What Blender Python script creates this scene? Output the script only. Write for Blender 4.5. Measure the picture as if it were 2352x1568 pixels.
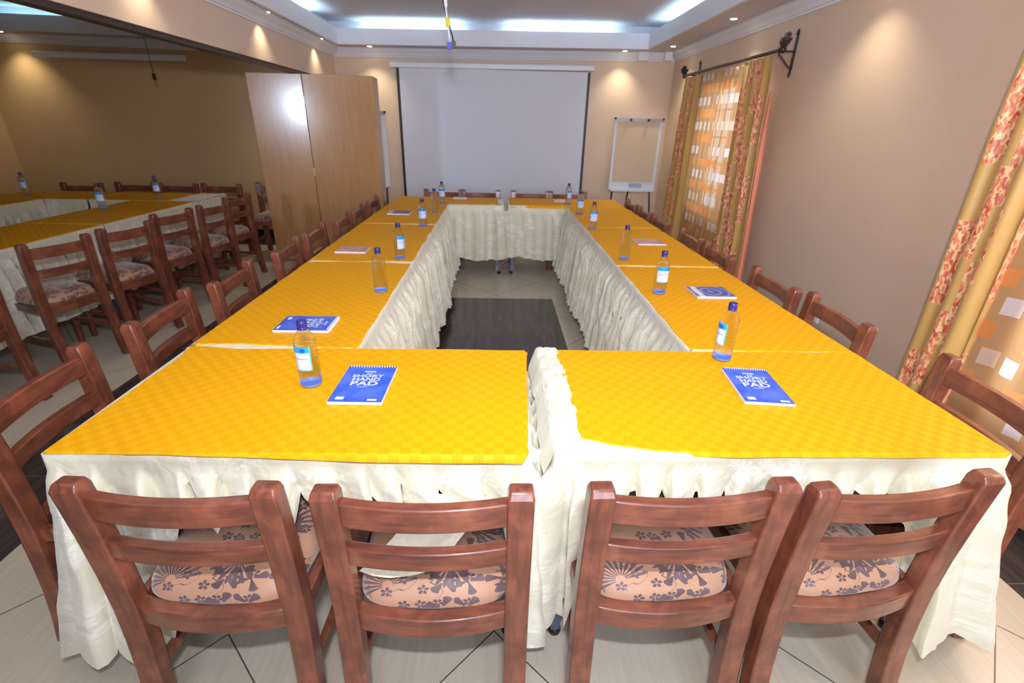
import bpy, bmesh, math, random
from mathutils import Vector, Matrix, noise
import numpy as np
random.seed(7)
S = bpy.context.scene
for o in list(bpy.data.objects): bpy.data.objects.remove(o)
COL = S.collection
PI = math.pi
# ---------------------------------------------------------------- camera
FPX, PITCH, YAW, ROLL = 1097.0, math.radians(24.2), math.radians(2.2), math.radians(1.43)
CAMP = Vector((0, 0, 1.5))
F = Vector((math.sin(YAW)*math.cos(PITCH), math.cos(YAW)*math.cos(PITCH), -math.sin(PITCH)))
R0 = Vector((math.cos(YAW), -math.sin(YAW), 0)); U0 = R0.cross(F)
RR = R0*math.cos(ROLL) + U0*math.sin(ROLL); UU = -R0*math.sin(ROLL) + U0*math.cos(ROLL)
cd = bpy.data.cameras.new('camera'); cam = bpy.data.objects.new('camera', cd); COL.objects.link(cam)
cd.sensor_width = 36; cd.sensor_fit = 'HORIZONTAL'; cd.lens = FPX*36/2352; cd.clip_start = .02; cd.clip_end = 60
cd.dof.use_dof = True; cd.dof.focus_distance = 1.25; cd.dof.aperture_fstop = 4.5
m = Matrix((RR, UU, -F)).transposed().to_4x4(); m.translation = CAMP; cam.matrix_world = m
S.camera = cam
# ---------------------------------------------------------------- world, lights, exposure
W = bpy.data.worlds.new('world'); S.world = W; W.use_nodes = True
W.node_tree.nodes['Background'].inputs[0].default_value = (.80, .86, 1, 1)
W.node_tree.nodes['Background'].inputs[1].default_value = .7
S.view_settings.view_transform = 'Standard'; S.view_settings.look = 'None'; S.view_settings.gamma = 1
S.view_settings.use_curve_mapping = False
S.view_settings.exposure = 0.86
def area(name, loc, target, sx, sy, power, col, spread=180):
    l = bpy.data.lights.new(name, 'AREA'); l.shape = 'RECTANGLE'; l.size = sx; l.size_y = sy; l.energy = power; l.color = col
    l.spread = math.radians(spread)
    o = bpy.data.objects.new(name, l); COL.objects.link(o); o.location = loc
    o.rotation_euler = (Vector(target)-Vector(loc)).to_track_quat('-Z', 'Y').to_euler(); return o
COOL = (.80, .88, 1.0)
area('window_daylight', (.75, -2.32, 1.55), (1.2, 3, 1.1), 2.2, 1.5, 36, COOL, 125)            # added fill light, set in an unseen window behind the camera
area('window_daylight', (-4.86, -2.32, 1.86), (-2.1, 5.6, 1.6), .30, .32, 3.6, (.7, .82, 1), 22)           # window of the next room
area('window_daylight', (2.75, 5.0, 1.5), (1.0, 5.0, 1.2), 1.2, 1.3, 14, (1, .93, .85))     # far side window
area('window_daylight', (2.75, 1.15, 1.4), (1.0, 1.15, 1.2), 1.3, 1.5, 55, (1, .93, .85))    # near side window
area('camera_flash', (.02, -.02, 1.78), (0.1, 3, 1.0), .10, .06, 7, (.86, .90, 1.0))
area('bounced_flash', (.02, -.06, 1.84), (0.25, 2.6, 2.6), .12, .08, 31, (.88, .90, 1.0))      # its head tilted at the ceiling        # flash on top of the camera
# ---------------------------------------------------------------- materials
def lin(c):
    return tuple(((v/255)/12.92 if v/255 <= .04045 else ((v/255+.055)/1.055)**2.4) for v in c)
def rgb(*c): return (*lin(c), 1)
class NT:
    def __init__(s, name):
        s.m = bpy.data.materials.new(name); s.m.use_nodes = True; s.t = s.m.node_tree
        s.b = s.t.nodes['Principled BSDF']; s.out = s.t.nodes['Material Output']
    def n(s, typ, **kw):
        k = s.t.nodes.new(typ)
        for a, v in kw.items(): setattr(k, a, v)
        return k
    def put(s, sock, v):
        if isinstance(v, bpy.types.NodeSocket): s.t.links.new(v, sock)
        elif v is not None: sock.default_value = v
    def M(s, op, a, b=None, c=None):
        k = s.n('ShaderNodeMath', operation=op); s.put(k.inputs[0], a); s.put(k.inputs[1], b); s.put(k.inputs[2], c); return k.outputs[0]
    def V(s, op, a, b=None, out=0):
        k = s.n('ShaderNodeVectorMath', operation=op); s.put(k.inputs[0], a)
        if op == 'SCALE': s.put(k.inputs['Scale'], b)
        else: s.put(k.inputs[1], b)
        return k.outputs[out]
    def mix(s, f, a, b):
        k = s.n('ShaderNodeMix', data_type='RGBA'); s.put(k.inputs[0], f); s.put(k.inputs[6], a); s.put(k.inputs[7], b); return k.outputs[2]
    def obj(s): return s.n('ShaderNodeTexCoord').outputs['Object']
    def uv(s): return s.n('ShaderNodeTexCoord').outputs['UV']
    def geo(s): return s.n('ShaderNodeNewGeometry').outputs['Position']
    def map(s, v, scale=(1, 1, 1), rot=(0, 0, 0), loc=(0, 0, 0)):
        k = s.n('ShaderNodeMapping'); s.put(k.inputs[0], v); k.inputs[1].default_value = loc; k.inputs[2].default_value = rot; k.inputs[3].default_value = scale; return k.outputs[0]
    def noise(s, v, scale, detail=3, dist=0, rough=.5):
        k = s.n('ShaderNodeTexNoise'); s.put(k.inputs['Vector'], v); k.inputs['Scale'].default_value = scale; k.inputs['Detail'].default_value = detail
        k.inputs['Distortion'].default_value = dist; k.inputs['Roughness'].default_value = rough; return k.outputs[0]
    def ramp(s, f, a, b):
        k = s.n('ShaderNodeMapRange', clamp=True); s.put(k.inputs[0], f); k.inputs[1].default_value = a; k.inputs[2].default_value = b; return k.outputs[0]
    def sep(s, v):
        k = s.n('ShaderNodeSeparateXYZ'); s.put(k.inputs[0], v); return k.outputs
    def comb(s, x, y, z=0):
        k = s.n('ShaderNodeCombineXYZ'); s.put(k.inputs[0], x); s.put(k.inputs[1], y); s.put(k.inputs[2], z); return k.outputs[0]
    def bump(s, h, strength=.3, dist=.01):
        k = s.n('ShaderNodeBump'); s.put(k.inputs['Height'], h); k.inputs['Strength'].default_value = strength; k.inputs['Distance'].default_value = dist
        s.t.links.new(k.outputs[0], s.b.inputs['Normal']); return k.outputs[0]
    def base(s, v=None, rough=None, metal=None, coat=None, spec=None):
        s.put(s.b.inputs['Base Color'], v)
        if rough is not None: s.put(s.b.inputs['Roughness'], rough)
        if metal is not None: s.b.inputs['Metallic'].default_value = metal
        if coat is not None: s.b.inputs['Coat Weight'].default_value = coat; s.b.inputs['Coat Roughness'].default_value = .13
        if spec is not None: s.b.inputs['Specular IOR Level'].default_value = spec
        return s.m
    def flower(s, v, scale, n, R=.42, half=False, gate=.0, thin=None):
        """petalled motif in every cell of a 2D cell pattern"""
        k = s.n('ShaderNodeTexVoronoi', voronoi_dimensions='2D'); s.put(k.inputs['Vector'], v); k.inputs['Scale'].default_value = scale; k.inputs['Randomness'].default_value = .55
        loc = s.V('SCALE', s.V('SUBTRACT', v, k.outputs['Position']), scale)
        x, y, _ = s.sep(loc); c = s.sep(k.outputs['Color'])
        r = s.M('SQRT', s.M('ADD', s.M('MULTIPLY', x, x), s.M('MULTIPLY', y, y)))
        a = s.M('ADD', s.M('ARCTAN2', y, x), s.M('MULTIPLY', c[0], 6.28))
        pet = s.M('ABSOLUTE', s.M('COSINE', s.M('MULTIPLY', a, n/2)))
        rad = s.M('MULTIPLY', s.M('ADD', s.M('MULTIPLY', s.M('POWER', pet, .6), .75), .25), R)
        mk = s.M('MULTIPLY', s.M('LESS_THAN', r, rad), s.M('GREATER_THAN', r, .07))
        if thin: mk = s.M('MULTIPLY', mk, s.M('GREATER_THAN', pet, thin))
        if half: mk = s.M('MULTIPLY', mk, s.M('GREATER_THAN', s.M('COSINE', a), -.25))
        if gate: mk = s.M('MULTIPLY', mk, s.M('GREATER_THAN', c[1], gate))
        return mk
def simple(name, c, rough=.5, metal=0, coat=0, bump=None, spec=None, emit=0):
    k = NT(name); n1 = k.noise(k.obj(), 8, 3)
    col = k.mix(k.M('MULTIPLY', n1, .25), rgb(*c), (*[v*.8 for v in lin(c)], 1))
    k.base(col, rough, metal, coat, spec)
    if bump: k.bump(k.noise(k.obj(), bump[0], 3), bump[1], bump[2])
    if emit: k.b.inputs['Emission Color'].default_value = rgb(*c); k.b.inputs['Emission Strength'].default_value = emit
    return k.m
def m_wall(name='wall_paint', a=rgb(222, 198, 178), b=rgb(214, 190, 168)):
    k = NT(name); p = k.geo()
    col = k.mix(k.noise(p, 1.3, 4), a, b)
    k.bump(k.noise(p, 90, 3), .12, .004); return k.base(col, .42, spec=.35)
def m_plaster(name, c, orn=0):
    k = NT(name); p = k.geo()
    col = k.mix(k.noise(p, 2, 3), rgb(*c), (*[v*.93 for v in lin(c)], 1))
    if orn:
        w = k.flower(k.comb(k.M('ADD', k.sep(p)[1], k.sep(p)[0]), k.sep(p)[2]), 24, 5, .5)
        k.bump(w, .6, .012)
    else: k.bump(k.noise(p, 40, 3), .1, .004)
    return k.base(col, .6)
def m_floor():
    k = NT('floor_tile'); p = k.geo(); x, y, _ = k.sep(p)
    s2 = math.sqrt(.5)
    a = k.M('MULTIPLY', k.M('SUBTRACT', k.M('ADD', x, y), .19), s2/.6); b = k.M('MULTIPLY', k.M('ADD', k.M('SUBTRACT', x, y), 1.03), s2/.6)
    fa, fb = k.M('FRACT', a), k.M('FRACT', b)
    g = lambda f: k.M('LESS_THAN', k.M('MINIMUM', f, k.M('SUBTRACT', 1, f)), .0035)
    gr = k.M('MAXIMUM', g(fa), g(fb))
    cell = k.n('ShaderNodeTexWhiteNoise', noise_dimensions='2D'); k.put(cell.inputs['Vector'], k.comb(k.M('FLOOR', a), k.M('FLOOR', b)))
    r = cell.outputs['Value']
    st = k.noise(k.V('ADD', k.map(p, (60, 5, 1), (0, 0, PI/4)), k.comb(k.M('MULTIPLY', r, 37), r)), 1, 4)
    st2 = k.noise(p, 2.2, 4)
    tile = k.mix(k.ramp(st, .3, .7), rgb(212, 200, 176), rgb(196, 183, 158))
    tile = k.mix(k.M('MULTIPLY', st2, .5), tile, rgb(204, 194, 172))
    tile = k.mix(k.M('MULTIPLY', r, .25), tile, rgb(222, 216, 204))
    tile = k.mix(gr, tile, rgb(92, 86, 78))
    # near black border strips and centre panel
    def box(v, lo, hi): return k.M('MULTIPLY', k.M('GREATER_THAN', v, lo), k.M('LESS_THAN', v, hi))
    blk = k.M('MAXIMUM', box(x, 1.90, 2.4), box(x, -2.29, -1.81))
    blk = k.M('MAXIMUM', blk, k.M('GREATER_THAN', y, 6.38))
    blk = k.M('MAXIMUM', blk, k.M('LESS_THAN', x, -5.8))
    blk = k.M('MAXIMUM', blk, k.M('MULTIPLY', box(x, -.47, .54), box(y, 2.34, 4.34)))
    fx = k.M('FRACT', k.M('DIVIDE', k.M('ADD', x, 2.05+6), .24)); fy = k.M('FRACT', k.M('DIVIDE', k.M('ADD', y, .01), .6))
    gb = k.M('MAXIMUM', k.M('LESS_THAN', fy, .006), k.M('LESS_THAN', fx, .006))
    side = k.M('MAXIMUM', box(x, 1.90, 2.4), box(x, -2.29, -1.81))
    gb = k.M('MULTIPLY', gb, side)
    bt = k.mix(k.ramp(k.noise(k.map(p, (30, 3, 1)), 1, 4), .3, .75), rgb(54, 48, 48), rgb(84, 76, 74))
    bt = k.mix(gb, bt, rgb(120, 110, 100))
    col = k.mix(blk, tile, bt)
    k.bump(k.M('SUBTRACT', 1, k.M('MAXIMUM', k.M('MULTIPLY', gr, k.M('SUBTRACT', 1, blk)), gb)), .2, .002)
    return k.base(col, k.mix(blk, (.24,)*3+(1,), (.13,)*3+(1,)))
def m_wood(name, vert=True):
    k = NT(name); p = k.obj()
    g = k.noise(k.map(p, (9, 9, 9)), 1, 5, 1.2)
    g2 = k.noise(k.map(p, (60, 60, 6) if vert else (6, 60, 60)), 1, 4, .6)
    c = k.mix(k.ramp(g, .3, .7), rgb(146, 82, 58), rgb(102, 52, 38))
    c = k.mix(k.M('MULTIPLY', k.ramp(g2, .42, .75), .75), c, rgb(70, 36, 32))
    c = k.mix(k.M('MULTIPLY', k.ramp(k.noise(p, 16, 2), .6, .8), .5), c, rgb(164, 100, 74))
    k.bump(g2, .08, .002); return k.base(c, .36, coat=.5)
def m_cushion():
    k = NT('floral_seat_fabric'); p = k.obj(); x, y, z = k.sep(p)
    n3 = k.n('ShaderNodeTexNoise'); k.put(n3.inputs['Vector'], p); n3.inputs['Scale'].default_value = 9
    v = k.V('ADD', k.comb(x, k.M('ADD', y, z)), k.V('SCALE', k.V('SUBTRACT', n3.outputs['Color'], (.5, .5, .5)), .02))
    f1 = k.flower(v, 5.6, 22, .42, half=True, thin=.62)
    f2 = k.flower(k.V('ADD', v, (.31, .17, 0)), 26, 5, .38, gate=.5, thin=.35)
    f3 = k.flower(k.V('ADD', v, (.11, .47, 0)), 11, 4, .46, gate=.66, thin=.8)
    wv = k.noise(k.V('ADD', v, (3, 1, 0)), 9, 1, 1.5)
    f4 = k.M('MULTIPLY', k.M('LESS_THAN', k.M('ABSOLUTE', k.M('SUBTRACT', wv, .5)), .006), k.M('GREATER_THAN', k.noise(v, 7, 1), .5))
    mk = k.M('MAXIMUM', k.M('MAXIMUM', f1, f2), k.M('MAXIMUM', f3, f4))
    base = k.mix(k.noise(p, 6, 3), rgb(194, 150, 122), rgb(172, 124, 92))
    dark = k.mix(k.ramp(k.noise(p, 18, 2), .35, .65), rgb(58, 42, 48), rgb(88, 72, 88))
    k.bump(k.noise(p, 260, 2), .1, .002)
    k.b.inputs['Sheen Weight'].default_value = .5
    return k.base(k.mix(k.M('MULTIPLY', mk, .88), base, dark), .5)
def m_skirt():
    k = NT('cream_damask'); v = k.uv()
    f = k.M('MAXIMUM', k.flower(v, 12, 10, .44), k.flower(k.V('ADD', v, (.2, .3, 0)), 26, 5, .44, gate=.4))
    f = k.M('MULTIPLY', f, k.ramp(k.noise(v, 5, 2), .45, .55))
    c = k.mix(k.M('MULTIPLY', f, .7), rgb(220, 214, 190), rgb(240, 237, 222))
    cr = k.noise(k.geo(), 16, 4, .8)
    k.bump(k.M('ADD', k.M('MULTIPLY', f, .12), cr), .35, .02)
    k.b.inputs['Sheen Weight'].default_value = .3
    return k.base(c, k.mix(f, (.55,)*3+(1,), (.35,)*3+(1,)))
def m_yellow():
    k = NT('yellow_checked_damask'); p = k.geo()
    ck = k.n('ShaderNodeTexChecker'); k.put(ck.inputs['Vector'], k.V('MULTIPLY', p, (1, 1, 0))); ck.inputs['Scale'].default_value = 38
    f = ck.outputs['Fac']
    c = k.mix(f, rgb(234, 164, 0), rgb(241, 175, 5))
    stain = k.ramp(k.noise(k.V('ADD', p, (4, 2, 0)), 2.6, 2), .68, .78)
    c = k.mix(k.M('MULTIPLY', stain, .25), c, rgb(206, 128, 50))
    k.bump(k.M('ADD', k.noise(p, 500, 2), k.M('MULTIPLY', f, .5)), .06, .002)
    return k.base(c, k.mix(f, (.66,)*3+(1,), (.52,)*3+(1,)), spec=.2)
def m_drape():
    k = NT('gold_floral_drape'); v = k.uv(); x, y, _ = k.sep(v)
    st = k.M('LESS_THAN', k.M('FRACT', k.M('ADD', k.M('DIVIDE', x, .17), k.M('MULTIPLY', k.noise(v, 14, 2), .3))), .52)
    row = k.M('ADD', k.M('DIVIDE', y, .62), k.M('MULTIPLY', k.M('FLOOR', k.M('DIVIDE', x, .17)), .37))
    pt = k.M('GREATER_THAN', k.M('ADD', k.M('FRACT', row), k.M('MULTIPLY', k.noise(v, 22, 2), .12)), .44)
    mk = k.M('MULTIPLY', st, pt)
    leaf = k.n('ShaderNodeTexVoronoi', voronoi_dimensions='2D'); k.put(leaf.inputs['Vector'], k.map(k.V('ADD', v, k.comb(k.M('MULTIPLY', k.noise(v, 30, 2), .03), 0)), (85, 26, 1), (0, 0, .7))); leaf.inputs['Scale'].default_value = 1
    red = k.mix(k.ramp(leaf.outputs['Distance'], .36, .5), rgb(218, 124, 84), rgb(230, 194, 140))
    red = k.mix(k.ramp(k.noise(k.map(v, (2, 1, 1)), 26, 3), .54, .6), red, rgb(190, 80, 54))
    gold = k.mix(k.noise(k.map(v, (60, 2, 1)), 1, 2), rgb(204, 164, 92), rgb(184, 144, 76))
    k.bump(k.noise(v, 400, 2), .06, .002)
    k.b.inputs['Sheen Weight'].default_value = .3
    return k.base(k.mix(mk, gold, red), .45)
def m_sheer():
    k = NT('checked_sheer'); v = k.uv(); x, y, _ = k.sep(v)
    a, b = k.M('DIVIDE', x, .115), k.M('DIVIDE', y, .115)
    row = k.M('FLOOR', b)
    odd = k.M('MODULO', row, 2)
    a = k.M('ADD', a, k.M('MULTIPLY', odd, .5))
    fx, fy = k.M('FRACT', a), k.M('FRACT', b)
    sq = k.M('MULTIPLY', k.M('LESS_THAN', k.M('ABSOLUTE', k.M('SUBTRACT', fx, .5)), .30), k.M('LESS_THAN', k.M('ABSOLUTE', k.M('SUBTRACT', fy, .5)), .33))
    wn = k.n('ShaderNodeTexWhiteNoise', noise_dimensions='2D'); k.put(wn.inputs['Vector'], k.comb(k.M('FLOOR', a), row))
    sq = k.M('MULTIPLY', sq, k.M('GREATER_THAN', wn.outputs['Value'], .18))
    sc = k.mix(odd, rgb(224, 142, 80), rgb(222, 216, 222))
    wn2 = k.n('ShaderNodeTexWhiteNoise', noise_dimensions='2D'); k.put(wn2.inputs['Vector'], k.V('ADD', k.comb(k.M('FLOOR', a), row), (9, 4, 0)))
    sc = k.mix(k.M('MULTIPLY', wn2.outputs['Value'], .6), sc, rgb(214, 176, 128))
    col = k.mix(sq, rgb(214, 176, 128), sc)
    d = k.n('ShaderNodeBsdfDiffuse'); k.put(d.inputs[0], col)
    t = k.n('ShaderNodeBsdfTranslucent'); k.put(t.inputs[0], col)
    tr = k.n('ShaderNodeBsdfTransparent'); k.put(tr.inputs[0], k.mix(.5, (1, 1, 1, 1), col))
    m1 = k.n('ShaderNodeMixShader'); m1.inputs[0].default_value = .45; k.t.links.new(d.outputs[0], m1.inputs[1]); k.t.links.new(t.outputs[0], m1.inputs[2])
    m2 = k.n('ShaderNodeMixShader'); k.put(m2.inputs[0], k.M('SUBTRACT', .42, k.M('MULTIPLY', sq, .37)))
    k.t.links.new(m1.outputs[0], m2.inputs[1]); k.t.links.new(tr.outputs[0], m2.inputs[2]); k.t.links.new(m2.outputs[0], k.out.inputs[0])
    return k.m
def m_clear(name, tint, dens=.5):
    k = NT(name)
    tr = k.n('ShaderNodeBsdfTransparent'); tr.inputs[0].default_value = tint
    gl = k.n('ShaderNodeBsdfGlass'); gl.inputs['Color'].default_value = (.97, .98, 1, 1); gl.inputs['Roughness'].default_value = .03; gl.inputs['IOR'].default_value = 1.22
    mx = k.n('ShaderNodeMixShader'); mx.inputs[0].default_value = dens
    k.t.links.new(tr.outputs[0], mx.inputs[1]); k.t.links.new(gl.outputs[0], mx.inputs[2]); k.t.links.new(mx.outputs[0], k.out.inputs[0])
    return k.m
def m_panel():
    k = NT('beech_veneer'); p = k.obj()
    g = k.noise(k.map(p, (50, 50, 3)), 1, 5, .4); g2 = k.noise(k.map(p, (8, 8, .7)), 1, 3)
    c = k.mix(k.ramp(g, .3, .7), rgb(192, 144, 96), rgb(178, 128, 80)); c = k.mix(k.M('MULTIPLY', g2, .5), c, rgb(172, 126, 84))
    return k.base(c, .24, coat=.5)
def m_label():
    k = NT('bottle_label'); x, y, _ = k.sep(k.uv())
    def box(v, lo, hi): return k.M('MULTIPLY', k.M('GREATER_THAN', v, lo), k.M('LESS_THAN', v, hi))
    c = k.mix(k.M('GREATER_THAN', y, .75), rgb(196, 212, 240), rgb(24, 150, 226))
    c = k.mix(k.M('LESS_THAN', y, .05), c, rgb(110, 180, 226)); c = k.mix(k.M('GREATER_THAN', x, .95), c, rgb(60, 180, 220))
    c = k.mix(k.M('MULTIPLY', box(x, .1, .88), box(y, .50, .53)), c, rgb(110, 116, 190))
    dx, dy = k.M('SUBTRACT', x, .72), k.M('MULTIPLY', k.M('SUBTRACT', y, .86), 1.2)
    c = k.mix(k.M('LESS_THAN', k.M('ADD', k.M('MULTIPLY', dx, dx), k.M('MULTIPLY', dy, dy)), .010), c, rgb(20, 80, 210))
    c = k.mix(k.M('MULTIPLY', box(x, .66, .90), box(y, .08, .46)), c, rgb(226, 222, 232))
    c = k.mix(k.M('MULTIPLY', k.M('MULTIPLY', box(x, .68, .88), box(y, .10, .20)), k.M('GREATER_THAN', k.M('FRACT', k.M('MULTIPLY', x, 26)), .5)), c, rgb(190, 170, 200))
    return k.base(c, .35)
def m_cover(kind):
    k = NT('notepad_cover_'+kind); x, y, _ = k.sep(k.obj()); p = k.obj()
    n1 = k.noise(p, 14, 3, .6)
    if kind == 'royal': c = k.mix(k.ramp(n1, .4, .7), rgb(52, 92, 214), rgb(92, 124, 226))
    elif kind == 'swirl':
        r = k.M('SQRT', k.M('ADD', k.M('MULTIPLY', x, x), k.M('MULTIPLY', y, y)))
        c = k.mix(k.ramp(k.M('SINE', k.M('MULTIPLY', r, 160)), .2, .9), rgb(84, 92, 178), rgb(132, 160, 216))
        c = k.mix(k.M('MULTIPLY', k.M('GREATER_THAN', x, .055), k.M('LESS_THAN', x, .082)), c, rgb(226, 226, 236))
    elif kind == 'navy':
        c = k.mix(k.ramp(n1, .4, .7), rgb(78, 76, 134), rgb(100, 98, 158)); c = k.mix(k.M('LESS_THAN', x, -.06), c, rgb(214, 212, 226))
    elif kind == 'pink':
        c = k.mix(k.ramp(k.noise(p, 26, 3, 1), .42, .62), rgb(226, 190, 196), rgb(214, 142, 140)); c = k.mix(k.M('GREATER_THAN', x, .06), c, rgb(196, 160, 158))
    else: c = rgb(222, 220, 222)
    return k.base(c, .3)
MW = m_wall(); MW2 = m_wall('shaded_wall_paint', rgb(206, 176, 134), rgb(198, 166, 124)); MCEIL = m_plaster('ceiling_paint', (206, 204, 214)); MCORN = m_plaster('cornice_plaster', (234, 238, 250)); MORN = m_plaster('cornice_ornament', (234, 238, 250), 1)  # MW2: same wall paint with the next room's shade put into its colour
MFLOOR = m_floor(); MWOOD = m_wood('mahogany_wood'); MWOODH = m_wood('mahogany_rail_wood', False); MCUSH = m_cushion(); MSK = m_skirt(); MYEL = m_yellow(); MDRAPE = m_drape(); MSHEER = m_sheer(); MPANEL = m_panel()
MSTEEL = simple('grey_painted_steel', (92, 104, 126), .35, .4); MBLACK = simple('black_plastic', (22, 22, 24), .4); MDARKMETAL = simple('dark_iron', (72, 66, 62), .4, .7)
MBOARD = simple('chipboard', (176, 140, 96), .6); MWHITE = simple('white_plastic', (232, 236, 246), .4); MSCREEN = simple('matte_screen', (220, 224, 238), .85, bump=(3, .15, .02))
MCAP = simple('blue_cap', (44, 42, 120), .3); MPET = m_clear('clear_bottle', (.93, .95, .99, 1), .55); MPETB = simple('blue_bottle_base', (110, 140, 226), .15); MLAB = m_label()
MPAPER = simple('paper', (232, 228, 240), .6); MFLIP = simple('flipchart_paper', (222, 200, 172), .7); MGLASS = m_clear('window_glass', (.95, .97, 1, 1), .1)
MPINK = simple('pink_lining', (226, 140, 106), .6); MYTAPE = simple('yellow_tape', (240, 222, 20), .4); MBLUE = simple('blue_plastic', (40, 56, 190), .35); MALU = simple('aluminium', (180, 182, 190), .35, .6)
MRED = simple('white_ink', (214, 226, 240), .5); MFRAME = simple('window_frame_wood', (120, 86, 58), .5)
def m_emit(name, c, st):
    k = NT(name); e = k.n('ShaderNodeEmission'); e.inputs[0].default_value = (*c, 1); e.inputs[1].default_value = st; k.t.links.new(e.outputs[0], k.out.inputs[0]); return k.m
MTUBE = m_emit('cold_tube_glow', (.62, .93, 1), 14); MTUBE2 = m_emit('dim_tube_glow', (.5, .95, 1), 6); MLAMP = m_emit('warm_lamp_glow', (1, .86, .55), 18)
# ---------------------------------------------------------------- mesh helpers
def link(name, bm, mats, parent=None, smooth=False, bevel=0, angle=30):
    if bevel:
        ed = [e for e in bm.edges if len(e.link_faces) == 2 and e.calc_face_angle(0) > math.radians(angle)]
        br_ = bmesh.ops.bevel(bm, geom=ed, offset=bevel, segments=2, affect='EDGES', profile=.6, clamp_overlap=True)
    if bevel:
        for f in br_['faces']: f.smooth = True
    me = bpy.data.meshes.new(name); bm.to_mesh(me); bm.free()
    for mm in (mats if isinstance(mats, (list, tuple)) else [mats]): me.materials.append(mm)
    if smooth:
        me.polygons.foreach_set('use_smooth', [True]*len(me.polygons))
        if smooth == 'auto': me.set_sharp_from_angle(angle=math.radians(38))
    o = bpy.data.objects.new(name, me); COL.objects.link(o)
    if parent: o.parent = parent
    return o
def NB(): return bmesh.new()
def box(bm, x0, x1, y0, y1, z0, z1, M=None, mat=0):
    vs = [bm.verts.new((x, y, z)) for x in (x0, x1) for y in (y0, y1) for z in (z0, z1)]
    for f in ((0, 1, 3, 2), (4, 6, 7, 5), (0, 4, 5, 1), (2, 3, 7, 6), (0, 2, 6, 4), (1, 5, 7, 3)):
        k = bm.faces.new([vs[i] for i in f]); k.material_index = mat
    if M: bmesh.ops.transform(bm, matrix=M, verts=vs)
    return vs
def rings(bm, rs, closed=False, cap=True, mat=0):
    vr = [[bm.verts.new(p) for p in r] for r in rs]; n = len(rs[0])
    for a, b in zip(vr, vr[1:]+([vr[0]] if closed else [])):
        for i in range(n):
            f = bm.faces.new((a[i], a[(i+1) % n], b[(i+1) % n], b[i])); f.material_index = mat
    if cap and not closed:
        bm.faces.new(vr[0][::-1]).material_index = mat; bm.faces.new(vr[-1]).material_index = mat
    return vr
def tube(bm, pts, r, n=10, mat=0, cap=True):
    pts = [Vector(p) for p in pts]; rs = []
    rr = r if isinstance(r, (list, tuple)) else [r]*len(pts)
    up = Vector((0, 0, 1))
    for i, p in enumerate(pts):
        d = (pts[min(i+1, len(pts)-1)]-pts[max(i-1, 0)]).normalized()
        a = d.cross(up if abs(d.z) < .95 else Vector((0, 1, 0))).normalized(); b = a.cross(d)
        rs.append([p+(a*math.cos(2*PI*j/n)+b*math.sin(2*PI*j/n))*rr[i] for j in range(n)])
    rings(bm, rs, cap=cap, mat=mat)
def lathe(bm, prof, n=32, c=(0, 0, 0), mats=None):
    c = Vector(c)
    rs = [[c+Vector((r*math.cos(2*PI*j/n), r*math.sin(2*PI*j/n), z)) for j in range(n)] for r, z in prof]
    vr = [[bm.verts.new(p) for p in r] for r in rs]
    for i, (a, b) in enumerate(zip(vr, vr[1:])):
        for j in range(n):
            f = bm.faces.new((a[j], a[(j+1) % n], b[(j+1) % n], b[j])); f.material_index = mats(prof[i][1]) if mats else 0
    bm.faces.new(vr[0][::-1]).material_index = mats(prof[0][1]) if mats else 0
    bm.faces.new(vr[-1])
def grid(bm, P, uvf=None):
    """P[i][j] grid of points; uvs from uvf(i,j)"""
    V = [[bm.verts.new(p) for p in row] for row in P]
    L = bm.loops.layers.uv.verify() if uvf else None
    idx = {}
    if uvf:
        for i, row in enumerate(V):
            for j, v in enumerate(row): idx[v] = uvf(i, j)
    for i in range(len(V)-1):
        for j in range(len(V[0])-1):
            f = bm.faces.new((V[i][j], V[i+1][j], V[i+1][j+1], V[i][j+1])); f.smooth = True
            if uvf:
                for l in f.loops: l[L].uv = idx[l.vert]
    return V
def empty(name, loc=(0, 0, 0), rz=0, label=None, cat=None, group=None):
    o = bpy.data.objects.new(name, None); COL.objects.link(o); o.location = loc; o.rotation_euler = (0, 0, rz); o.empty_display_size = .1
    return tag(o, label, cat, group)
def tag(o, label=None, cat=None, group=None, kind=None):
    if label: o['label'] = label
    if cat: o['category'] = cat
    if group: o['group'] = group
    if kind: o['kind'] = kind
    return o
def struct(name, bm, mm, **k): return tag(link(name, bm, mm, **k), kind='structure')
def copy_tree(o, parent=None):
    c = o.copy(); COL.objects.link(c)
    if parent: c.parent = parent
    for ch in list(o.children): copy_tree(ch, c)
    return c
def nz(*a): return noise.noise(Vector(a))
# ---------------------------------------------------------------- the room shell
YB = 6.9; XR = 2.24; XL = -2.03; YF = -2.2; XO = -6.3
TILT = .012
def tz(x, z): return z+TILT*x
bm = NB(); box(bm, XO-.2, XR+.2, YF-.2, YB+.2, -.05, 0); struct('floor', bm, MFLOOR)
bm = NB(); box(bm, XL-.07, XR+.2, YB, YB+.15, 0, 2.9); struct('wall_back', bm, MW)
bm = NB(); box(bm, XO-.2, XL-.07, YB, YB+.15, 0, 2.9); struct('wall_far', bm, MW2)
def wall_x(name, x0, x1, holes):
    bm = NB(); ys = YF
    for (a, b, z0, z1) in sorted(holes):
        box(bm, x0, x1, ys, a, 0, 2.9); box(bm, x0, x1, a, b, 0, z0); box(bm, x0, x1, a, b, z1, 2.9); ys = b
    box(bm, x0, x1, ys, YB, 0, 2.9); return struct(name, bm, MW)
HOLES = [(.5, 1.75, .45, 1.95), (4.45, 5.6, .7, 1.95)]
wall_x('wall_right', XR, XR+.15, HOLES)
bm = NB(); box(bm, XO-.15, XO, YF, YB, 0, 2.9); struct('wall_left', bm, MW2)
bm = NB()
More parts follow.
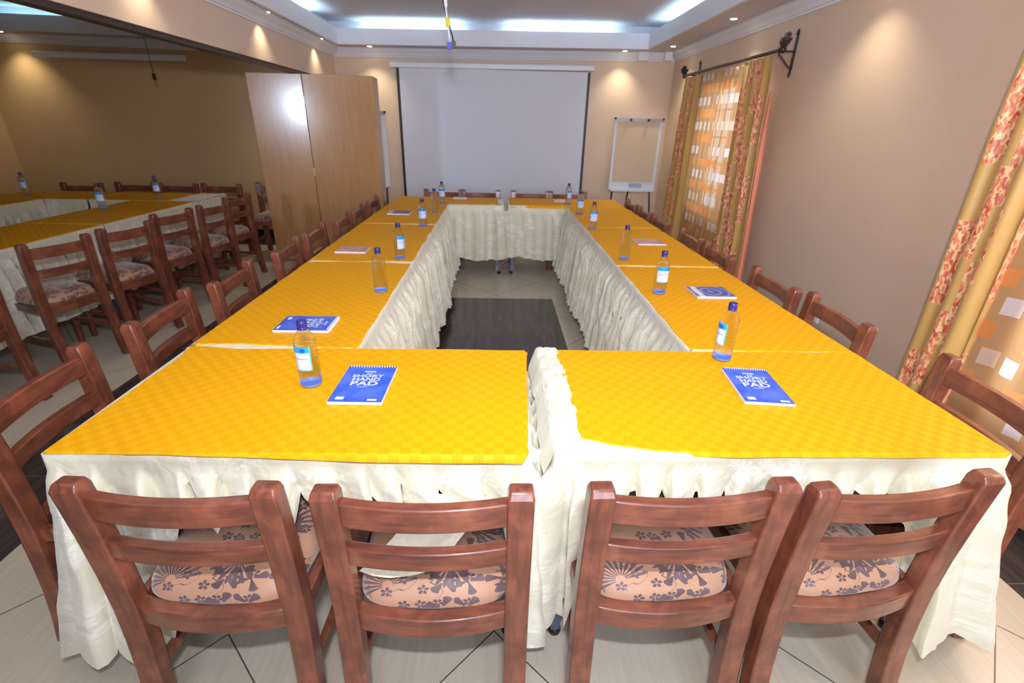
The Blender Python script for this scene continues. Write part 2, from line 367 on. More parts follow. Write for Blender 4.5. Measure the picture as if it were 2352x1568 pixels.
fh = [(-5.1, -4.65, 1.65, 2.1), (-.35, 1.85, .8, 2.3)]; xs = XO
for a, b, z0, z1 in fh:
    box(bm, xs, a, YF-.15, YF, 0, 2.9); box(bm, a, b, YF-.15, YF, 0, z0); box(bm, a, b, YF-.15, YF, z1, 2.9); xs = b
box(bm, xs, XR, YF-.15, YF, 0, 2.9); struct('wall_front', bm, MW)
# beam above the opening to the next room, with the track of the folding partition
bm = NB(); box(bm, XL-.14, XL, YF, YB, 1.975, 2.72); struct('wall_beam', bm, MW, bevel=.004)
bm = NB(); box(bm, XL-.10, XL-.02, YF, 6.1, 1.945, 1.975); struct('trim_1', bm, simple('brown_track', (58, 42, 32), .4), bevel=.004)
# ceilings : soffit ring, fascia with lip, recess, raised middle
def ceiling_room(x0, x1, fx0, fx1, fy0, fy1, tilt, dim):
    Z = 2.355; ZT = 2.512; ZC = 2.605
    def T(o_bm):
        for v in o_bm.verts: v.co.z += tilt*(v.co.x-(0 if x0 > -3 else -4.2))
    bm = NB()
    t = .03; box(bm, x0, fx0-t, YF, YB, Z, Z+.03); box(bm, fx1+t, x1, YF, YB, Z, Z+.03)
    box(bm, fx0-t, fx1+t, fy1+t, YB, Z, Z+.03); box(bm, fx0-t, fx1+t, YF, fy0-t, Z, Z+.03)
    T(bm); struct('ceiling', bm, MCEIL)
    bm = NB(); t = .03
    box(bm, fx0-t, fx0, fy0-t, fy1+t, Z-.004, ZT); box(bm, fx1, fx1+t, fy0-t, fy1+t, Z-.004, ZT)
    box(bm, fx0, fx1, fy1, fy1+t, Z-.004, ZT); box(bm, fx0, fx1, fy0-t, fy0, Z-.004, ZT)
    T(bm); struct('ceiling', bm, MCORN)
    bm = NB(); r = .19
    box(bm, x0, x1, YF, YB, ZC, ZC+.04)
    box(bm, max(x0, fx0-r-.02), max(x0, fx0-r-.02)+.02, fy0-r, fy1+r, Z+.03, ZC); box(bm, fx1+r, fx1+r+.02, fy0-r, fy1+r, Z+.03, ZC)
    box(bm, fx0-r, fx1+r, fy1+r, fy1+r+.02, Z+.03, ZC); box(bm, fx0-r, fx1+r, fy0-r-.02, fy0-r, Z+.03, ZC)
    T(bm); struct('ceiling', bm, MCEIL)
ceiling_room(XL, XR, -1.86, 1.78, -1.3, 6.53, TILT, 0)
ceiling_room(XO, XL-.14, -5.88, -2.45, -1.3, 6.53, -TILT, 1)
# cornices
CP = [(0, 0), (.012, 0), (.016, .012), (.03, .018), (.036, .03), (.06, .05), (.082, .068), (.088, .078), (.10, .08), (.10, .09), (0, .09)]
def cornice(name, p0, p1, nrm, mm, tilt=TILT, x0c=0):
    bm = NB(); p0, p1, nrm = Vector(p0), Vector(p1), Vector(nrm); n = 24; rs = []
    for i in range(n+1):
        c = p0.lerp(p1, i/n)
        rs.append([c+nrm*d+Vector((0, 0, 2.268+z+tilt*(c.x-x0c))) for d, z in CP])
    rings(bm, rs); bmesh.ops.recalc_face_normals(bm, faces=bm.faces); return struct(name, bm, mm, smooth='auto')
cornice('trim_2', (XL, YB, 0), (XR, YB, 0), (0, -1, 0), MCORN)
cornice('trim_3', (XR, YF, 0), (XR, YB, 0), (-1, 0, 0), MORN)
cornice('trim_4', (XL, YF, 0), (XL, YB, 0), (1, 0, 0), MORN)
cornice('trim_5', (XO, YB, 0), (XL-.14, YB, 0), (0, -1, 0), MCORN, -TILT, -4.2)
cornice('trim_6', (XL-.14, YF, 0), (XL-.14, YB, 0), (-1, 0, 0), MORN, -TILT, -4.2)
cornice('trim_7', (XO, YF, 0), (XO, YB, 0), (1, 0, 0), MORN, -TILT, -4.2)
bm = NB(); box(bm, 1.74, 1.86, 6.775, 6.80, 2.285, 2.385); box(bm, 2.06, 2.15, 6.75, 6.80, 2.29, 2.385); struct('trim_8', bm, MCORN, bevel=.006)   # butted pieces of moulding by the right corner
# baseboards
for nm, b in (('baseboard_back', (XO, XR, YB-.012, YB, 0, .10)), ('baseboard_right', (XR-.012, XR, YF, YB, 0, .10)), ('baseboard_left', (XO, XO+.012, YF, YB, 0, .10))):
    bm = NB(); box(bm, *b); struct(nm, bm, simple('black_skirting_'+nm, (34, 30, 30), .25), bevel=.002)
# windows
def window(i, x, a, b, z0, z1, axis='x'):
    w = empty('window_%d' % i); tag(w, kind='structure')
    def bx(bm, u0, u1, d0, d1, c0, c1):
        if axis == 'x': box(bm, x+d0, x+d1, u0, u1, c0, c1)
        else: box(bm, u0, u1, x-d1, x-d0, c0, c1)
    bm = NB(); t = .05
    bx(bm, a, b, .02, .09, z0, z0+t); bx(bm, a, b, .02, .09, z1-t, z1); bx(bm, a, a+t, .02, .09, z0+t, z1-t); bx(bm, b-t, b, .02, .09, z0+t, z1-t)
    n = max(2, round((b-a)/.5))
    for k in range(1, n): u = a+(b-a)*k/n; bx(bm, u-.02, u+.02, .03, .08, z0+t, z1-t)
    link('window_frame', bm, MFRAME, w, bevel=.003)
    bm = NB(); bx(bm, a+t, b-t, .052, .056, z0+t, z1-t); link('window_pane', bm, MGLASS, w)
    bm = NB()
    for k in range(1, 8): u = a+(b-a)*k/8; bx(bm, u-.005, u+.005, .005, .015, z0, z1)
    for k in range(1, 5): z = z0+(z1-z0)*k/5; bx(bm, a, b, .006, .014, z-.006, z+.006)
    link('window_grille', bm, MDARKMETAL, w)
window(1, XR, 4.45, 5.6, .7, 1.95); window(2, XR, .5, 1.75, .45, 1.95); window(3, YF, -.35, 1.85, .8, 2.3, 'y'); window(4, YF, -5.1, -4.65, 1.65, 2.1, 'y')  # third window is unseen, added behind the camera for the fill light
# cove tubes
def cove_tube(a, b, label, mm, tilt=TILT, xc=0):
    bm = NB(); a, b = Vector(a), Vector(b)
    for v in (a, b): v.z += tilt*(v.x-xc)
    tube(bm, [a, b], .012, 8); o = empty('cove_light', (0, 0, 0), 0, label, 'light', 'tube lights in the ceiling cove')
    link('tube', bm, mm, o)
    bm = NB(); d = (b-a).normalized()
    for p, q in ((a, a-d*.03), (b, b+d*.03)): tube(bm, [p, q], .016, 8)
    c = (a+b)/2
    M = Matrix.Translation(c)@d.to_track_quat('X', 'Z').to_matrix().to_4x4()
    L = (b-a).length/2
    box(bm, -L, L, -.02, .02, -.055, -.02, M); link('fitting', bm, MWHITE, o)
ZT = 2.47
for x0, x1, w in ((-1.62, -.42, 'left half'), (.10, 1.40, 'right half')): cove_tube((x0, 6.64, ZT), (x1, 6.64, ZT), 'cold white cove tube over the %s of the projection screen' % w, MTUBE)
for i, y in enumerate((-.6, .9, 2.4, 3.9, 5.2)):
    w = ['nearest to the front wall', 'just behind the camera side of the tables', 'over the near third of the room', 'over the middle of the room', 'next to the far corner'][i]
    cove_tube((1.89, y, ZT), (1.89, y+1.1, ZT), 'cold white cove tube along the window wall, '+w, MTUBE)
    if i != 4: cove_tube((-1.97, y+.2, ZT), (-1.97, y+1.2, ZT), 'cold white cove tube above the partition beam, '+w, MTUBE)
cove_tube((-1.97, 4.9, ZT), (-1.97, 6.1, ZT), 'cold white cove tube above the partition beam, next to the far corner', MTUBE)
cove_tube((-5.75, 6.64, ZT), (-4.75, 6.64, ZT), 'dim greenish cove tube at the back of the next room', MTUBE2, -TILT, -4.2)
# downlights
def downlight(x, y, label, on=1, main=True):
    z = (2.355+TILT*x) if main else (2.355-TILT*(x+4.2))
    o = empty('downlight', (x, y, z), 0, label, 'light', 'small recessed spotlights round the ceiling edge')
    bm = NB(); n = 24
    rs = [[Vector((r*math.cos(2*PI*j/n), r*math.sin(2*PI*j/n), zz)) for j in range(n)] for r, zz in ((.030, .0), (.032, -.004), (.040, -.004), (.042, 0))]
    rings(bm, rs, cap=False); link('trim_ring', bm, MALU, o, smooth=True)
    bm = NB(); lathe(bm, [(.001, -.0045), (.02, -.004), (.029, -.001)], 20); link('lamp', bm, MLAMP, o)
    l = bpy.data.lights.new('downlight_beam', 'SPOT'); l.energy = 12*on; l.color = (1, .88, .60); l.spot_size = math.radians(104); l.spot_blend = .9; l.shadow_soft_size = .02
    lo = bpy.data.objects.new('downlight_beam', l); COL.objects.link(lo); lo.parent = o; lo.location = (0, 0, -.012)
for y, w in ((.45, 'above the camera'), (1.85, 'over the nearest left chair'), (3.3, 'over the middle of the left chair row'), (4.84, 'second nearest to the far left corner'), (6.18, 'in the far left corner')):
    downlight(-1.945, y, 'small spotlight beside the partition beam, '+w)
for y, w in ((.1, 'above the camera'), (1.65, 'over the near curtain'), (3.2, 'over the bare wall between the curtains'), (4.77, 'over the near end of the far curtain rod'), (6.3, 'over the far end of the far curtain rod')):
    downlight(2.0, y, 'small spotlight along the window wall, '+w)
downlight(-1.53, 6.68, 'small spotlight above the wooden partition panels, left of the screen'); downlight(1.55, 6.72, 'small spotlight above the flipchart, right of the screen')
downlight(-5.78, 6.70, 'small spotlight in the next room near the rolled-up screen', 1, False); downlight(-2.6, 6.3, 'small spotlight in the next room behind the wooden panels', 1, False)
# ---------------------------------------------------------------- dining chairs
def make_chair():
    c = empty('dining_chair', (0, 0, 0), 0, 'chair', 'chair')
    W2 = .2275; pw = .056; pd = .044
    prof = [(-.030, 0), (-.012, .10), (.004, .22), (.012, .34), (.016, .44), (.014, .56), (.008, .68), (.0, .79), (-.002, .81)]
    for s in (-1, 1):
        bm = NB(); rs = []
        xo = s*W2; xi = s*(W2-pw)
        for i, (y, z) in enumerate(prof):
            d = pd if i < 7 else pd*.98
            rs.append([(xo, y, z), (xo, y+d, z), (xi, y+d, z), (xi, y, z)])
        rs.append([(xo-s*.004, .006, .826), (xo-s*.004, .036, .826), (xi+s*.004, .036, .826), (xi+s*.004, .006, .826)])
        rings(bm, rs); bmesh.ops.recalc_face_normals(bm, faces=bm.faces); link('rear_leg', bm, MWOOD, c, bevel=.005, angle=45)
    def rail(nm, z0, z1, ya, bow, th):
        bm = NB(); rs = []; n = 18; xa = W2-pw+.006
        for i in range(n+1):
            x = -xa+2*xa*i/n; b = bow*(1-(x/xa)**2); y = ya-b
            rs.append([(x, y, z0), (x, y+th, z0), (x, y+th, z1), (x, y, z1)])
        rings(bm, rs); bmesh.ops.recalc_face_normals(bm, faces=bm.faces); link(nm, bm, MWOODH, c, bevel=.004, angle=50)
    rail('top_rail', .728, .790, .012, .020, .026); rail('middle_rail', .612, .662, .018, .020, .026); rail('seat_rail', .392, .452, .024, .026, .034)
    for s in (-1, 1):
        bm = NB(); rs = []
        for z, h in ((0, .017), (.2, .020), (.40, .023), (.435, .023)):
            rs.append([(s*.195+a*h, .43+b*h, z) for a, b in ((-1, -1), (1, -1), (1, 1), (-1, 1))])
        rings(bm, rs); bmesh.ops.recalc_face_normals(bm, faces=bm.faces); link('front_leg', bm, MWOOD, c, bevel=.004)
        for nm, z0, z1, t in (('side_rail', .392, .438, .012), ('stretcher', .19, .218, .010)):
            bm = NB()
            rings(bm, [[(s*(.199+q*t), .05 if z0 > .3 else .045, z) for q, z in ((-1, z0), (1, z0), (1, z1), (-1, z1))], [(s*(.197+q*t), .415, z) for q, z in ((-1, z0), (1, z0), (1, z1), (-1, z1))]])
            bmesh.ops.recalc_face_normals(bm, faces=bm.faces); link(nm, bm, MWOOD, c, bevel=.003)
    bm = NB(); box(bm, -.178, .178, .42, .44, .392, .438); link('front_rail', bm, MWOOD, c, bevel=.003)
    # cushion
    bm = NB(); P = []; n = 40; q = 12
    for i in range(n):
        a = 2*PI*i/n; row = []
        ca, sa = math.cos(a), math.sin(a); e = .32
        ux = math.copysign(abs(ca)**e, ca); uy = math.copysign(abs(sa)**e, sa)
        for j in range(q+1):
            b = -PI/2+PI*j/q
            rr = max(0, math.cos(b))**.5; zz = math.sin(b)
            hw = .184+.022*(uy*rr+1)/2
            x = ux*rr*hw; y = .250+uy*rr*.204-(.014*(1-ux*ux) if uy < 0 else 0)
            z = .455+.056*(abs(zz)**.8)*(1 if zz > 0 else -.62)+.010*(1-rr*rr)*(1 if zz > 0 else 0)
            z += .004*nz(x*14, y*14, 1)*(1 if zz > -.2 else 0)
            row.append((x, y, z))
        P.append(row)
    V = [[bm.verts.new(p) for p in row] for row in P]
    for i in range(n):
        for j in range(q): bm.faces.new((V[i][j], V[(i+1) % n][j], V[(i+1) % n][j+1], V[i][j+1]))
    bmesh.ops.remove_doubles(bm, verts=bm.verts, dist=.0004); bmesh.ops.recalc_face_normals(bm, faces=bm.faces)
    link('seat_cushion', bm, MCUSH, c, smooth=True)
    return c
chair0 = make_chair(); used = []
def chair(x, y, deg, label, group):
    """x, y = floor point below the top rail; deg = heading of the seat, 0 = towards the far wall"""
    o = chair0 if not used else copy_tree(chair0)
    used.append(1); o.location = (x, y, 0); o.rotation_euler = (0, 0, math.radians(-deg)); o['label'] = label; o['group'] = group; return o
G = 'dark red wooden dining chairs at the near end of the tables'
chair(-.665, .765, 2, 'reddish wooden chair with floral cushion, leftmost of the four at the near end', G)
chair(-.143, .748, 0, 'reddish wooden chair with floral cushion, just left of the gap between the nearest tables', G)
chair(.425, .762, -2, 'reddish wooden chair with floral cushion, just right of the gap between the nearest tables', G)
chair(.900, .775, -6, 'reddish wooden chair with floral cushion, rightmost of the four at the near end', G)
G = 'dark red wooden chairs along the left side of the tables'
ordn = ['nearest', 'second nearest', 'third nearest', 'fourth nearest', 'fifth from the camera', 'sixth from the camera', 'second farthest', 'farthest']
for i, (x, y, d) in enumerate([(-1.355, 1.245, 84), (-1.36, 1.83, 84), (-1.325, 2.325, 85), (-1.295, 2.915, 84), (-1.295, 3.40, 87), (-1.25, 3.92, 88), (-1.25, 4.375, 88), (-1.25, 4.93, 88)]):
    chair(x, y, d, 'dark red chair left of the tables, %s in that row' % ordn[i], G)
G = 'dark red wooden chairs along the window side of the tables'
for i, (x, y, d) in enumerate([(1.55, 1.215, -84), (1.50, 1.89, -86), (1.47, 2.355, -88), (1.44, 2.975, -88), (1.44, 3.44, -88), (1.42, 4.09, -88), (1.42, 4.56, -88), (1.42, 5.03, -88)]):
    chair(x, y, d, 'dark red chair on the window side, %s in that row' % ordn[i], G)
G = 'dark red wooden chairs in front of the projection screen'
for x, w in ((-.615, 'leftmost of four'), (-.185, 'second from the left'), (.395, 'third from the left'), (.83, 'rightmost of four')):
    chair(x, 5.80, 180, 'dark red wooden chair in front of the projection screen, '+w, G)
G = 'dark chairs in the dim next room'
on = ['nearest', 'second nearest', 'third nearest', 'fourth nearest', 'second farthest', 'farthest']
for i, (x, y, d) in enumerate([(-2.62, 2.30, -86), (-2.63, 2.93, -70), (-2.54, 3.395, -72), (-2.58, 3.98, -76), (-2.50, 4.45, -78), (-2.54, 4.945, -80)]):
    chair(x, y, d, 'dark chair backing onto the opening in the next room, %s of that row' % on[i], G).scale = (.84, 1, 1)
for i, (x, y) in enumerate([(-4.62, 5.72), (-4.13, 5.86), (-3.66, 5.86), (-3.19, 5.9), (-2.66, 6.12)]):
    chair(x, y, 180 if i < 4 else 172, 'dark chair along the far side of the next room, %s' % ['leftmost and lowest', 'second from the left', 'middle one of five', 'second from the right', 'rightmost, beside the wooden panel'][i], G)
# ---------------------------------------------------------------- tables, skirts, cloths
TH = .745
def make_table(L, Wd):
    t = empty('folding_table', (0, 0, 0), 0, 't', 'table')
    bm = NB(); box(bm, -L/2, L/2, -Wd/2, Wd/2, TH-.022, TH); link('tabletop', bm, MBOARD, t, bevel=.004)
    bm = NB()
    for s in (-1, 1): box(bm, s*(L/2-.10)-.014, s*(L/2-.10)+.014, -Wd/2+.06, Wd/2-.06, TH-.05, TH-.022)
    for s in (-1, 1): box(bm, -L/2+.10, L/2-.10, s*(Wd/2-.07)-.012, s*(Wd/2-.07)+.012, TH-.047, TH-.022)
    link('frame', bm, MSTEEL, t, bevel=.002)
    for sx in (-1, 1):
        for sy in (-1, 1):
            bm = NB(); top = Vector((sx*(L/2-.07), sy*(Wd/2-.07), TH-.03)); bot = Vector((sx*(L/2-.045), sy*(Wd/2-.045), .03)); h = .015
            rings(bm, [[bot+Vector((a*h, b*h, 0)) for a, b in ((-1, -1), (1, -1), (1, 1), (-1, 1))], [top+Vector((a*h, b*h, 0)) for a, b in ((-1, -1), (1, -1), (1, 1), (-1, 1))]])
            bmesh.ops.recalc_face_normals(bm, faces=bm.faces); l = link('leg', bm, MSTEEL, t, bevel=.002)
            bm = NB(); lathe(bm, [(.010, 0), (.018, .004), (.0215, .014), (.020, .026), (.014, .034)], 16, (bot.x, bot.y, 0)); link('rubber_foot', bm, MBLACK, l, smooth=True)
    return t
T0 = {}
def table(x0, x1, y0, y1, label, group):
    L, Wd = x1-x0, y1-y0; rz = 0
    if Wd > L: L, Wd, rz = Wd, L, PI/2
    key = (round(L, 2), round(Wd, 2))
    if key in T0: o = copy_tree(T0[key])
    else: o = T0[key] = make_table(*key)
    o.location = ((x0+x1)/2, (y0+y1)/2, 0); o.rotation_euler = (0, 0, rz); o['label'] = label; o['group'] = group; return o
def resample(pts, ds, seedoff=0):
    out = []; s = 0
    for a, b in zip(pts, pts[1:]):
        a, b = Vector((*a, 0)), Vector((*b, 0)); L = (b-a).length; n = max(2, round(L/ds)); t = (b-a).normalized(); nr = Vector((t.y, -t.x, 0))
        for i in range(n): out.append((a.lerp(b, i/n), s+L*i/n, t, nr, min(i/n*L, L-i/n*L), L))
        s += L
    out.append((Vector((*pts[-1], 0)), s, t, nr, 0, L)); return out
def skirt(paths, hemf, label, group, ds=.009, pitch=.085, amp=.022, crump=.0, seed=0, flare=.05, inset=.05, rows=26, flap=0):
    """pleated cloth skirt hanging from the table edge; each path runs with the outside of the table on its right"""
    bm = NB()
    for pi_, path in enumerate(paths):
        R = resample(path, ds); N = len(R); P = []; UV = []
        # smooth the outward normals around corners
        nr = [r[3].copy() for r in R]; k = max(2, int(.03/ds))
        ns = []; loop = tuple(path[0]) == tuple(path[-1])
        for i in range(N):
            v = Vector((0, 0, 0))
            for j in (range(i-k, i+k+1) if loop else range(max(0, i-k), min(N, i+k+1))): v += nr[j % (N-1)] if loop else nr[j]
            ns.append(v.normalized())
        for i, (p, s, t, n0, dc, L) in enumerate(R):
            n = ns[i]
            u = s/pitch+.35*nz(s*5, seed*3.1+pi_, 2); fr = u-math.floor(u); cell = math.floor(u)
            rnd = .65+.7*abs(nz(cell*1.7+.3, seed+pi_*5.5, .5))*1.6
            if flap < 0: fr = 1-fr
            if flap: q_ = fr/.84 if fr < .84 else (1-fr)/.16; lobe = q_**.8; tsh = flap*pitch*(min(1, fr/.84)**2 if fr < .84 else (1-fr)/.16)
            else: lobe = math.sin(PI*fr)**.55; tsh = .30*pitch*math.sin(2*PI*fr)
            hz, fl = hemf(p.x, p.y, n0, s); hz += .010*nz(s*7, seed, 5)+.008*nz(s*23, seed, 8)
            top = TH+.004
            row = [p-n*inset+Vector((0, 0, top)), p-n*.004+Vector((0, 0, top)), p+n*.003+Vector((0, 0, top-.003)), p+n*.004+Vector((0, 0, top-.028)), p+n*.005+Vector((0, 0, top-.052+.003*nz(s*9, seed, 1)))]
            zt = top-.055; H = zt-hz
            for j in range(1, rows+1):
                w = j/rows; z = zt-H*w
                a = amp*rnd*min(1, (H*w/.06))**.6*(1+.35*w)
                off = .004+a*lobe-(.024*(1-lobe)*min(1, H*w/.07) if flap else 0)+(flare*fl*w**1.2)
                lean = .022*nz(cell*2.3, seed+9, pi_)*w + .5*2*tsh*min(1, H*w/.10)*(.8+.6*nz(cell*3.1, seed, 7))*(1 if dc > .05 else 0)
                if crump: off += crump*(.5+.5*w)*nz(s*12, z*9, seed+20)*2
                off += .005*nz(s*30, z*14, seed+3)
                row.append(p+n*off+t*(lean+.010*(fr-.5)*w)+Vector((0, 0, z-(0 if not flap else -.05*(1-lobe)*w*w*(1 if hz > .4 else .2)))))
            P.append(row)
        grid(bm, P, lambda i, j: (R[i][1], P[i][j].z+pi_*3.3+seed))
    o = link('table_skirt', bm, MSK); tag(o, label, 'tablecloth', group); return o
def cloth(poly, label, group, drop=None, seed=0, wob=.004, z=TH+.0075):
    """yellow cloth: flat sheet with a rolled edge; poly counter-clockwise"""
    pts = [Vector((*p, 0)) for p in poly]; out = []
    for a, b in zip(pts, pts[1:]+pts[:1]):
        n = max(1, int((b-a).length/.02)); t = (b-a).normalized(); nr = Vector((t.y, -t.x, 0))
        for i in range(n):
            q = a.lerp(b, i/n); s = (b-a).length*i/n
            out.append((q+nr*(wob*nz(q.x*6, q.y*6, seed)*2 if 0 < i else 0), nr))
    bm = NB()
    top = [bm.verts.new((p.x, p.y, z+.0008*nz(p.x*9, p.y*9, seed))) for p, n in out]
    bm.faces.new(top)
    prev = top
    for k, (o_, dz) in enumerate(((.0025, .0015), (.003, .005))):
        cur = []
        for v, (p, n) in zip(top, out):
            d = drop(p.x, p.y, n) if drop else 0
            if d: cur.append(bm.verts.new((p.x+n.x*(.006+.004*k), p.y+n.y*(.006+.004*k), v.co.z-(.003 if k == 0 else d))))
            else: cur.append(bm.verts.new((p.x+n.x*o_, p.y+n.y*o_, v.co.z-dz)))
        m_ = len(top)
        for i in range(m_): bm.faces.new((prev[i], cur[i], cur[(i+1) % m_], prev[(i+1) % m_])).smooth = True
        prev = cur
    o = link('tablecloth', bm, MYEL); tag(o, label, 'tablecloth', group); return o
GT, GS, GC = 'folding tables of the conference ring', 'cream pleated table skirts', 'yellow checked tablecloths'
def tri(x, c, w): return max(0, 1-abs(x-c)/w)
def smooth(a, b, x): t = min(1, max(0, (x-a)/(b-a))); return t*t*(3-2*t)
# front tables
FL = (-1.105, .095, .985, 1.585); FR = (.155, 1.355, .985, 1.585)
def hem_front_left(x, y, n, s):
    lift = smooth(-.93, -.80, x)*(1-smooth(.0, .06, x))
    if n.y < -.5: return .11+.45*lift+.03*nz(x*11, 3, 1)*lift, (1-lift)*1.6
    if n.x < -.5: return .10+.36*smooth(1.03, 1.10, y)*(1-smooth(1.44, 1.50, y)), 2.2*(1-smooth(1.0, 1.3, y))+.3
    if n.x > .5: return .15+.0*y, .1
    return (.14 if x > -.5 else .62), (.6 if x > -.5 else 0)
def hem_front_right(x, y, n, s):
    lift = smooth(.20, .27, x)*(1-smooth(1.10, 1.16, x))
    if n.y < -.5: return .12+.45*lift+.03*nz(x*11, 5, 1)*lift, (1-lift)*1.7*smooth(.5, 1.0, x)+.1
    if n.x > .5: return .10+.38*smooth(1.04, 1.10, y)*(1-smooth(1.40, 1.46, y)), 2.6*(1-smooth(1.0, 1.3, y))+.3
    if n.x < -.5: return .20, .1
    return (.14 if x < .73 else .62), (.6 if x < .73 else 0)
table(*FL[:2], *FL[2:], 'folding table under yellow cloth, nearest one left of the centre gap', GT)
table(*FR[:2], *FR[2:], 'folding table under yellow cloth, nearest one right of the centre gap', GT)
x0, x1, y0, y1 = FL
# paths keep the outside on the right-hand side: counter-clockwise seen from above
skirt([[(x0, y1), (x0, y0), (x1, y0), (x1, y1), (x0, y1)]], hem_front_left, 'cream pleated skirt round the nearest left table, falling to the floor at its left corner', GS, ds=.0055, seed=1, crump=.005, amp=.042, flap=.34, pitch=.092)
x0, x1, y0, y1 = FR
skirt([[(x1, y1), (x0, y1), (x0, y0), (x1, y0), (x1, y1)]], hem_front_right, 'cream pleated skirt round the nearest right table, bulging at its right corner', GS, ds=.0055, seed=2, crump=.006, inset=.06, amp=.045, flap=-.36, pitch=.088)
cloth([(-1.098, .983), (-.6, .98), (0, .975), (.065, .972), (.085, .985), (.088, 1.10), (.10, 1.35), (.115, 1.565), (.105, 1.585), (-.62, 1.588), (-.92, 1.575), (-1.095, 1.600), (-1.085, 1.50), (-1.09, 1.3)],
      'yellow checked cloth on the nearest left table, under a bottle and a blue pad', GC, lambda x, y, n: .022*smooth(-.9, -.2, x) if n.y < -.5 else 0, 1, .002)
cloth([(.217, 1.058), (.238, 1.045), (.30, 1.020), (.45, .992), (.60, .983), (1.0, .983), (1.352, .983), (1.352, 1.589), (.95, 1.589), (.225, 1.59), (.222, 1.50), (.228, 1.36), (.232, 1.22), (.222, 1.12)],
      'yellow checked cloth with a curved left corner on the nearest right table', GC, lambda x, y, n: .010 if n.y < -.5 and x > .5 else 0, 2, .002)
# puffed roll of skirt fabric lying in the gap of the two nearest tables
bm = NB(); P = []
for i in range(61):
    v = i/60; y = .985+.615*v; row = []
    xl = .128-.004*math.sin(v*9); xr = .226+.012*math.sin(v*3)
    for j in range(19):
        u = j/18; x = xl+(xr-xl)*u+.006*nz(v*8, u*3, 4)
        h = .008*math.sin(PI*u)**.7+.007*nz(v*14, u*5, 1)+.004*nz(v*30, u*9, 6)
        h *= smooth(0, .25, v)*.9+.1; z = TH+.006+max(0, h) if u > .25 else TH+.006+max(0, h)-(.25-u)/.25*.07
        row.append(Vector((x, y, z)))
    P.append(row)
grid(bm, P, lambda i, j: (i*.01, j*.008)); tag(link('skirt_roll', bm, MSK), 'puffed roll of cream skirt fabric lying along the left edge of the nearest right table', 'tablecloth')
# flap of skirt thrown over a front chair seat
bm = NB(); P = []
for i in range(25):
    u = i/24; row = []
    for j in range(17):
        v = j/16; x = -.17+.17*u-.15*v+.004*nz(u*6, v*6, 2); y = .992-.17*v-.02*math.sin(u*PI); z = .61-.082*v**.6+.010*math.sin(u*7+v*3)*(1-v*.5)-.02*abs(u-.5)*v
        row.append(Vector((x, y, max(z, .528))))
    P.append(row)
grid(bm, P, lambda i, j: (i*.01, j*.012)); o = link('skirt_flap', bm, MSK); tag(o, 'loose flap of cream skirt lying on the cushion left of the centre gap', 'tablecloth')
# columns
def hem_col_in(fl=1.0, base=.13):
    return lambda x, y, n, s: (base+.03*math.sin(y*5), fl)
def side_hem(side, centres, fl, base=.13):
    def f(x, y, n, s):
        if abs(n.y) > .5: return .66, 0
        if n.x*side > .5:
            l = max([0]+[1-smooth(.22, .27, abs(y-c)) for c in centres]); return .12+.42*l, .2
        return base+.02*math.sin(y*6), fl
    return f
LC = [1.255, 1.835, 2.325, 2.915, 3.40, 3.92, 4.375, 4.93]; RC = [1.215, 1.89, 2.355, 2.975, 3.44, 4.09, 4.56, 5.03]
nmL = ['nearest side table on the left, behind the nearest left table', 'middle side table on the left', 'farthest side table on the left']
gapL = [(1.600, 2.772), (2.815, 3.985), (4.018, 5.125)]; rectL = [(1.589, 2.79), (2.80, 3.995), (4.005, 5.125)]
for i in range(3):
    a, b = rectL[i]; c, d = gapL[i]
    table(-1.11, -.50, a, b, 'folding table under yellow cloth, '+nmL[i], GT)
    skirt([[(-.50, a), (-.50, b), (-1.11, b), (-1.11, a), (-.50, a)]], side_hem(-1, LC, 1.1), 'cream pleated skirt of the '+nmL[i], GS, ds=.011, pitch=.075, crump=.014 if i == 0 else .009, seed=10+i, amp=.04, inset=.07)
    pol = [(-1.105, c), (-.505, c), (-.505, d), (-1.105, d)]
    if i == 0: pol = [(-1.10, 1.618), (-.92, 1.626), (-.70, 1.604), (-.505, 1.600), (-.505, 2.765), (-.62, 2.775), (-.85, 2.788), (-1.105, 2.77)]
    if i == 1: pol = [(-1.105, 2.822), (-.85, 2.800), (-.62, 2.828), (-.505, 2.815), (-.505, 3.965), (-.8, 3.98), (-1.105, 3.992)]
    cloth(pol, 'yellow checked cloth on the '+nmL[i], GC, None, 10+i)
nmR = ['nearest side table on the right, behind the nearest right table', 'middle side table on the right', 'farthest side table on the right']
rectR = [(1.589, 2.79), (2.80, 3.995), (4.005, 5.15)]
for i in range(3):
    a, b = rectR[i]
    table(.73, 1.355, a, b, 'folding table under yellow cloth, '+nmR[i], GT)
    skirt([[(1.355, b), (.73, b), (.73, a), (1.355, a), (1.355, b)]], side_hem(1, RC, 1.0), 'cream pleated skirt of the '+nmR[i], GS, ds=.011, pitch=.075, crump=.012 if i == 0 else .008, seed=20+i, amp=.04, inset=.07)
    e = [.012, .012, .004][i]
    pol = [(.737, a+.004+e*.3), (1.35, a+.004), (1.35, b-.012), (.737, b-.010)]
    if i == 0: pol = [(.737, 1.612), (.95, 1.600), (1.35, 1.597), (1.35, 2.768), (1.05, 2.775), (.80, 2.765), (.765, 2.782), (.737, 2.76)]
    cloth(pol, 'yellow checked cloth on the '+nmR[i], GC, None, 20+i)
